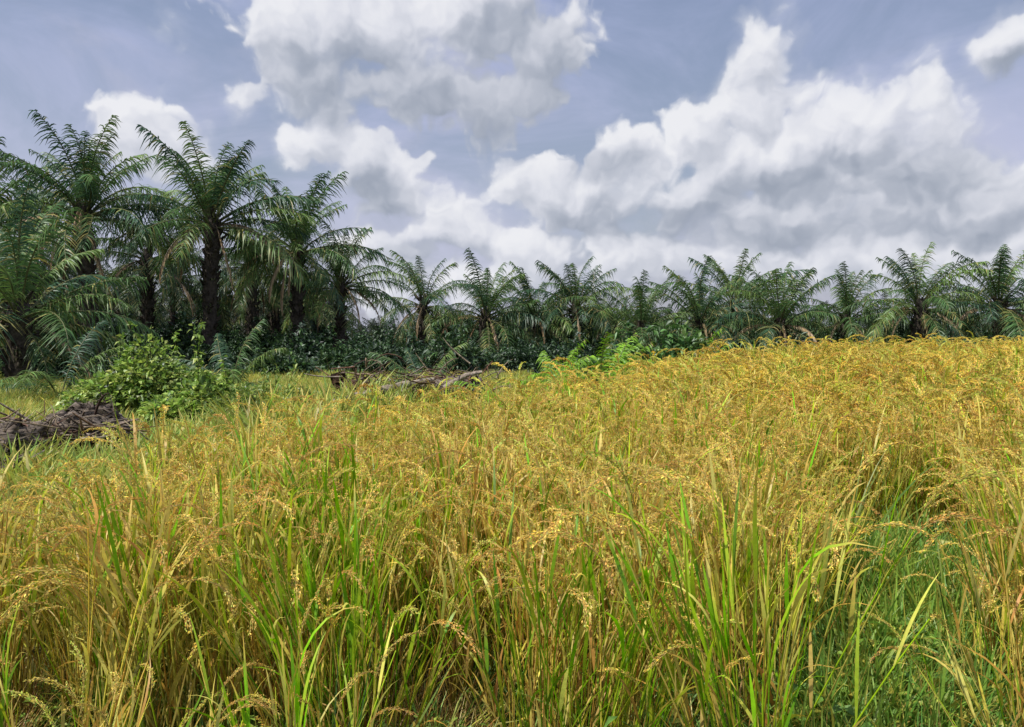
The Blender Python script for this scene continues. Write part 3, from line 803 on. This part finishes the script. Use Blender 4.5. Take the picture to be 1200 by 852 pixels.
def wood(name, pts, r0, r1, mat, lb, cat, seed, **kw):
    pts = np.array(pts, float); c = pts.mean(0)
    o = link(name, log_mesh(pts - c, r0, r1, mat, name, seed, **kw), None, tuple(c))
    return tag(o, lb, cat)
# left heap
wood('fallen_log', [at(28, 530, 8.6), at(80, 505, 9.0), at(138, 514, 9.4)], .24, .20, M_LOG, 'dark rotten palm log lying at the left edge of the rice', 'log', 1, knobs=70, rough=.2)
wood('broken_log', [at(92, 488, 9.6), at(118, 486, 9.7), at(136, 500, 9.8)], .16, .12, M_LOG, 'small broken lump of wood on top of the rotten log heap', 'log', 2, knobs=40, rough=.2)
wood('log_chunk', [at(-25, 532, 8.0), at(8, 520, 8.2), at(34, 520, 8.4)], .24, .2, M_LOG, 'grey log chunk with a dark split end at the far left picture edge', 'log', 3, knobs=50, rough=.18)
wood('charred_chunk', [at(-10, 556, 7.4), at(30, 550, 7.6)], .13, .10, M_LOG, 'blackened lump of wood low in front of the log heap', 'log', 4, knobs=24, rough=.2, col_=(.35, .33, .33))
# heap in the middle distance
wood('fallen_log', [at(432, 470, 13.5), at(480, 466, 13.3), at(540, 456, 13.2), at(560, 452, 13.2)], .23, .19, M_LOG, 'grey-brown fallen palm trunk lying behind the rice below the short palm', 'log', 5, knobs=60, rough=.2)
wood('bleached_stalk', [at(392, 473, 12.6), at(420, 465, 12.6), at(465, 453, 12.8), at(508, 445, 13)], .085, .045, M_PALE, 'long pale curved stalk leaning across the fallen trunk', 'dead stalk', 6, rough=.13, k=10)
wood('bleached_stalk', [at(520, 455, 12.7), at(545, 440, 12.8), at(565, 436, 12.9)], .05, .03, M_PALE, 'shorter pale stalk at the right end of the fallen trunk', 'dead stalk', 7, rough=.06, k=10)
wood('tree_stump', [at(403, 474, 13.9), at(401, 452, 13.9), at(396, 439, 13.9)], .17, .13, M_RUST, 'brown broken stump left of the fallen trunk', 'stump', 8, rough=.12)
wood('bark_slab', [at(412, 452, 13.7), at(432, 458, 13.6), at(440, 466, 13.5)], .10, .07, M_RUST, 'reddish brown slab of bark leaning on the stump', 'bark', 9, rough=.2)
def stick_pile(px, py, D, n, w, h, lb, seed, name='brush_pile'):
    p = at(px, py, D); g = float(ground(p[0], p[1]))
    r = np.random.default_rng(seed); mb = MB()
    b = np.stack([r.normal(0, w * .3, n), r.normal(0, w * .2, n), np.abs(r.normal(0, h * .45, n))], -1)
    a = r.uniform(0, 2 * PI, n)
    PP = arc(b, a, R(1) * r.normal(10, 25, n), R(1) * r.normal(-5, 30, n), r.uniform(.25, .8, n), 5)
    tubes(mb, PP, r.uniform(.006, .018, n)[:, None] * np.array([[1, 1, .9, .7, .4]]), pick([(.9, .8, .7), (.5, .35, .28), (1, .95, .85), (.3, .25, .22)], (.3, .3, .2, .2), n, .2), 4)
    o = link(name, mb.mesh(name, M_PALE), None, (p[0], p[1], max(g, p[2] - h * .5)))
    tag(o, lb, 'brush pile')
stick_pile(430, 450, 13.7, 150, .9, .6, 'reddish heap of broken sticks behind the pale stalk', 1)
stick_pile(520, 448, 13.5, 200, 1.6, .5, 'tangled grey sticks and dead vines on the right of the fallen trunk', 2)
stick_pile(75, 502, 8.7, 70, 1.2, .2, 'grey twigs strewn over the rotten log heap', 3)

# ---------------------------------------------------------------- single weeds in front
def broad_weed(px, py, D, h, lb, seed, L_=.075, W_=.018, ns=4, cols=((.14, .30, .06), (.22, .38, .10))):
    p = at(px, py, D); g = float(ground(p[0], p[1])); r = np.random.default_rng(seed)
    root = link('broadleaf_weed', None, None, (p[0], p[1], g)); tag(root, lb, 'weed')
    st = MB(); lf = MB()
    S = 7
    for i in range(ns):
        a = r.uniform(0, 2 * PI)
        Pq = arc(np.zeros((1, 3)), np.array([a]), np.array([R(86)]), np.array([R(r.uniform(45, 80))]), np.array([h * r.uniform(.7, 1.05)]), S)
        tubes(st, Pq, np.linspace(.0045, .002, S)[None], np.array([[.16, .24, .07]]), 5)
        n = 12; t = r.uniform(.3, 1, n) * (S - 1.01); j = t.astype(int); q = Pq[0][j] + (Pq[0][j + 1] - Pq[0][j]) * (t - j)[:, None]
        an = np.arange(n) * 2.4
        leaves(lf, q, np.stack([np.cos(an), np.sin(an), r.uniform(.0, .7, n)], -1), r.uniform(.7, 1.3, n) * L_, r.uniform(.8, 1.2, n) * W_, pick(cols, (.5, .5), n, .15), .3)
    link('stem', st.mesh('stem', M_GRASS), root); link('foliage', lf.mesh('foliage', M_GRASS), root)
broad_weed(665, 800, 1.95, .62, 'pale green broad-leaved weed at the bottom middle of the rice', 1, .07, .012, 4)
broad_weed(955, 800, 1.95, .50, 'pale weed at the left rim of the grassy gap on the right', 2, .07, .014, 3, ((.25, .33, .14), (.3, .36, .18)))
broad_weed(312, 800, 2.0, .52, 'yellow-green small-leaved weed in the lower left of the rice', 3, .045, .014, 6, ((.25, .36, .05), (.34, .42, .07)))
broad_weed(60, 820, 1.95, .46, 'leafy green weed in the bottom left corner', 4, .05, .012, 6)
broad_weed(760, 830, 1.9, .5, 'narrow-leaved green weed right of the pale broad-leaved weed', 5, .09, .012, 4)
broad_weed(465, 840, 2.0, .35, 'small bluish green weed at the bottom left of the middle', 6, .05, .010, 6, ((.10, .22, .08), (.14, .26, .12)))

def tall_grass(px, py, D, h, lb, seed, n=40, w=.006, cols=((.07, .17, .03), (.12, .26, .04), (.22, .33, .06)), droop=20, spread=.07):
    p = at(px, py, D); g = float(ground(p[0], p[1]))
    mb = tuft(n, h, w, list(cols), [1] * len(cols), spread, droop, 8)
    tag(link('grass_tussock', mb.mesh('grass_tussock', M_GRASS), None, (p[0], p[1], g)), lb, 'grass')
tall_grass(985, 560, 4.3, 1.25, 'tall arching green grass tussock above the grassy gap on the right', 1, 60, .008, ((.16, .28, .05), (.24, .34, .07), (.1, .2, .03)), 40, .1)
tall_grass(1010, 800, 2.1, .55, 'green long-bladed grass tussock inside the gap at the lower right', 2, 46, .005, ((.16, .32, .06), (.2, .4, .08), (.1, .24, .05)), 50)
tall_grass(1085, 830, 2.2, .55, 'second green grass tussock in the gap, nearer the right edge', 3, 40, .005, ((.12, .28, .06), (.2, .4, .08)), 60)
tall_grass(380, 800, 2.2, .75, 'slim upright green grass tussock in the lower left of the rice', 4, 30, .004, droop=10)
tall_grass(1125, 560, 3.2, .9, 'dark green grass tussock behind the grassy gap', 5, 40, .005, droop=15)

# ---------------------------------------------------------------- sky
SUN_EL, SUN_AZ = 60, -125            # azimuth from +Y, negative = left
class E:                            # small wrapper: arithmetic on node sockets
    nt = None
    def __init__(s, sock): s.s = sock
    @staticmethod
    def m(op, a, b=None, c=None, clamp=False):
        n = E.nt.nodes.new('ShaderNodeMath'); n.operation = op; n.use_clamp = clamp
        for i, x in enumerate((a, b, c)):
            if x is None: continue
            if isinstance(x, E): E.nt.links.new(x.s, n.inputs[i])
            else: n.inputs[i].default_value = x
        return E(n.outputs[0])
    def __add__(a, b): return E.m('ADD', a, b)
    __radd__ = __add__
    def __sub__(a, b): return E.m('SUBTRACT', a, b)
    def __rsub__(a, b): return E.m('SUBTRACT', b, a)
    def __mul__(a, b): return E.m('MULTIPLY', a, b)
    __rmul__ = __mul__
def smooth(x, a, b, lo=0., hi=1.):
    n = E.nt.nodes.new('ShaderNodeMapRange'); n.interpolation_type = 'SMOOTHSTEP'
    E.nt.links.new(x.s, n.inputs['Value']); n.inputs['From Min'].default_value = a; n.inputs['From Max'].default_value = b
    n.inputs['To Min'].default_value = lo; n.inputs['To Max'].default_value = hi
    return E(n.outputs[0])
def vm(op, a, b=None, scale=None):
    n = E.nt.nodes.new('ShaderNodeVectorMath'); n.operation = op
    for i, x in enumerate((a, b)):
        if x is None: continue
        if hasattr(x, 'is_output'): E.nt.links.new(x, n.inputs[i])
        else: n.inputs[i].default_value = x
    if scale is not None: n.inputs['Scale'].default_value = scale
    return n.outputs['Value'] if op in ('LENGTH', 'DOT_PRODUCT') else n.outputs[0]

def azel(px, py):
    u_, v_ = ray(px, py)
    az = math.atan(u_); return az, math.atan(v_ * math.cos(az))

# cumulus heaps: centre and half size in the photograph's pixels, turned into bearings
CLOUDS = [(440, 40, 150, 75), (340, 50, 90, 62), (560, 28, 130, 75), (640, 45, 60, 42), (530, 105, 130, 66), (380, 85, 100, 50), (283, 112, 26, 22),
          (168, 165, 60, 42), (205, 190, 45, 45), (372, 172, 44, 34), (420, 190, 50, 40), (470, 225, 66, 50), (520, 262, 62, 44), (562, 275, 42, 38), (450, 300, 70, 44), (495, 185, 22, 16), 
          (898, 80, 46, 46), (930, 118, 40, 32), (1030, 134, 76, 42), (880, 135, 60, 42), (815, 160, 56, 36), (900, 185, 110, 60), (1010, 170, 110, 60), (760, 185, 74, 44), (1112, 204, 60, 46), (1085, 116, 30, 26),
          (630, 220, 60, 46), (690, 250, 90, 52), (800, 240, 110, 50), (940, 250, 130, 46), (1080, 240, 110, 48), (1180, 225, 60, 50), (1192, 48, 46, 34),
          (880, 298, 120, 34), (1060, 300, 160, 38), (620, 290, 110, 34), (740, 300, 100, 36), (1190, 290, 70, 34), (1140, 262, 70, 34), (1000, 215, 110, 40), (560, 330, 90, 30), (700, 215, 44, 30), (440, 345, 50, 30)]
SHADES = [(530, 122, 130, 50), (600, 40, 60, 30), (420, 95, 120, 34), (610, 95, 80, 40), (560, 150, 80, 26), (440, 118, 90, 28), (800, 262, 130, 26), (910, 214, 90, 22), (1070, 205, 90, 30), (690, 262, 60, 20), (960, 272, 120, 18), (440, 240, 36, 34), (700, 195, 40, 16), (500, 300, 60, 14), (1000, 185, 50, 14), (1120, 268, 70, 14), (1190, 80, 30, 14)]

def build_world():
    w = bpy.data.worlds.new('World'); scn.world = w; w.use_nodes = True
    nt = w.node_tree; nt.nodes.clear(); E.nt = nt
    N = nt.nodes.new; L = nt.links.new
    tc = N('ShaderNodeTexCoord'); nrm = vm('NORMALIZE', tc.outputs['Generated'])
    sp_ = N('ShaderNodeSeparateXYZ'); L(nrm, sp_.inputs[0])
    az = E.m('ARCTAN2', E(sp_.outputs[0]), E(sp_.outputs[1])); el = E.m('ARCSINE', E(sp_.outputs[2]))
    cb = N('ShaderNodeCombineXYZ'); L(az.s, cb.inputs[0]); L(el.s, cb.inputs[1])
    ang = cb.outputs[0]
    def noise(vec, scale, detail, rough=.55, dist=0, out='Fac'):
        n = N('ShaderNodeTexNoise'); n.noise_dimensions = '2D'; n.inputs['Scale'].default_value = scale; n.inputs['Detail'].default_value = detail
        n.inputs['Roughness'].default_value = rough; n.inputs['Distortion'].default_value = dist
        L(vec, n.inputs['Vector']); return n.outputs[out]
    def vor(vec, scale, detail=0):
        n = N('ShaderNodeTexVoronoi'); n.voronoi_dimensions = '2D'; n.feature = 'SMOOTH_F1'; n.inputs['Smoothness'].default_value = .55
        n.inputs['Scale'].default_value = scale; n.inputs['Detail'].default_value = detail; n.inputs['Roughness'].default_value = .5
        L(vec, n.inputs['Vector']); return E(n.outputs['Distance'])
    def blobs(ang, lst, pad=1.0):
        cur = None
        for (px, py, rx, ry) in lst:
            a, e = azel(px, py)
            sx = F / rx / pad; sy = F / ry / pad
            n = N('ShaderNodeVectorMath'); n.operation = 'MULTIPLY_ADD'; L(ang, n.inputs[0])
            n.inputs[1].default_value = (sx, sy, 0); n.inputs[2].default_value = (-a * sx, -e * sy, 0)
            d = E(vm('LENGTH', n.outputs[0]))
            cur = d if cur is None else E.m('SMOOTH_MIN', cur, d, .3)
        return 1.0 - cur
    # warped bearings
    wn = noise(ang, 11, 3, .6, 0, 'Color'); wn2 = noise(ang, 45, 3, .6, 0, 'Color')
    def warp(v):
        return vm('ADD', v, vm('ADD', vm('SCALE', vm('SUBTRACT', wn, (.5, .5, .5)), scale=.065), vm('SCALE', vm('SUBTRACT', wn2, (.5, .5, .5)), scale=.010)))
    lo = E(noise(ang, 2.6, 3, .5)) - .5
    away = smooth(E.m('ABSOLUTE', az), .70, .9); high = smooth(el, .48, .65)
    gen = E.m('MAXIMUM', away, high) * (lo * 6.0 + .8) - 1.2
    def height(off):
        v = warp(ang if off is None else vm('ADD', ang, off))
        b = E.m('MAXIMUM', E.m('MAXIMUM', blobs(v, CLOUDS, 1.0), -1.2), gen)
        return b * .9, (.5 - vor(v, 12)) * .85 + (.5 - vor(v, 27)) * .42 + (.5 - vor(v, 62)) * .20 + (E(noise(v, 60, 4, .6)) - .5) * .16
    b0, p0 = height(None)
    b1, p1 = height((-.010, .022, 0))
    b2, p2 = height((-.005, .009, 0))
    h0 = b0 + p0 - .16
    edge = E(noise(ang, 7, 3)) * .34 + .10
    mask_hard = smooth(h0, .0, .30)
    mask_soft = smooth(h0, -.35, .65)
    sf = smooth(E(noise(ang, 5, 3)), .45, .62)
    mask = mask_hard * (1.0 - sf * .55) + mask_soft * sf * .55
    relief = smooth((b0 + p0 - b1 - p1) * .75 + (b0 * .5 + p0 - b2 * .5 - p2) * .9, -.95, .9)
    shade = smooth(blobs(warp(ang), SHADES, 1.35) + (E(noise(ang, 14, 4)) - .5) * .9, -.35, .75)
    thick = smooth(h0, .15, 1.1)
    lit = relief * .66 + (1.0 - thick) * .16 + .25 - shade * .46 + (E(noise(ang, 7, 3)) - .5) * .22
    lit = E.m('MAXIMUM', lit, 0.0)
    cr = N('ShaderNodeValToRGB'); els = cr.color_ramp.elements
    pts = [(0.0, (.33, .37, .45)), (.28, (.45, .485, .565)), (.5, (.59, .615, .69)), (.72, (.73, .745, .81)), (.92, (.86, .865, .90))]
    while len(els) < len(pts): els.new(.5)
    for i, (p_, c_) in enumerate(pts): els[i].position = p_; els[i].color = (*c_, 1)
    L(lit.s, cr.inputs[0])
    # clear sky: physical sky, veiled by thin high haze
    st = N('ShaderNodeTexSky'); st.sky_type = 'NISHITA'; st.sun_disc = False
    st.sun_elevation = R(SUN_EL); st.sun_rotation = R(SUN_AZ); st.air_density = 1.4; st.dust_density = 2.5; st.ozone_density = 2.5
    sk = N('ShaderNodeVectorMath'); sk.operation = 'SCALE'; L(st.outputs[0], sk.inputs[0]); sk.inputs['Scale'].default_value = .09
    veil = N('ShaderNodeMix'); veil.data_type = 'RGBA'
    vf = smooth(E(noise(vm('MULTIPLY', ang, (1, 2.2, 1)), 3.2, 6, .6, .4)), .25, .72, .40, .97)
    L(vf.s, veil.inputs['Factor']); L(sk.outputs[0], veil.inputs['A'])
    hz = N('ShaderNodeMix'); hz.data_type = 'RGBA'; L(smooth(el, .0, .5).s, hz.inputs['Factor'])
    hz.inputs['A'].default_value = (.58, .60, .76, 1); hz.inputs['B'].default_value = (.38, .44, .67, 1)
    hz2 = N('ShaderNodeMix'); hz2.data_type = 'RGBA'; L(smooth(E(noise(vm('MULTIPLY', ang, (1, 1.6, 1)), 4.5, 6, .6, .6)), .42, .75, 0, .55).s, hz2.inputs['Factor'])
    L(hz.outputs['Result'], hz2.inputs['A']); hz2.inputs['B'].default_value = (.53, .54, .69, 1)
    L(hz2.outputs['Result'], veil.inputs['B'])
    mx = N('ShaderNodeMix'); mx.data_type = 'RGBA'
    L((mask * .96).s, mx.inputs['Factor']); L(veil.outputs['Result'], mx.inputs['A']); L(cr.outputs[0], mx.inputs['B'])
    bg = N('ShaderNodeBackground'); L(mx.outputs['Result'], bg.inputs['Color']); bg.inputs['Strength'].default_value = 1.0
    o = N('ShaderNodeOutputWorld'); L(bg.outputs[0], o.inputs[0])
    w.cycles.sampling_method = 'NONE'
build_world()

s = bpy.data.lights.new('sun', 'SUN'); s.energy = 5.0; s.angle = R(.53); s.color = (1, .94, .83)
so = link('sun', s)
d = Vector((math.sin(R(SUN_AZ)) * math.cos(R(SUN_EL)), math.cos(R(SUN_AZ)) * math.cos(R(SUN_EL)), math.sin(R(SUN_EL))))
so.rotation_euler = (-d).to_track_quat('-Z', 'Y').to_euler()

cd = bpy.data.cameras.new('camera'); cd.sensor_width = 36; cd.lens = F / 1200 * 36; cd.clip_end = 3000; cd.clip_start = .05
co = link('camera', cd, None, (0, 0, CAMZ), (PI / 2 - PITCH, 0, 0))
scn.camera = co
scn.view_settings.view_transform = 'Standard'; scn.view_settings.look = 'None'; scn.view_settings.exposure = 0
scn.cycles.max_bounces = 6; scn.cycles.transparent_max_bounces = 4
scn.cycles.use_denoising = True
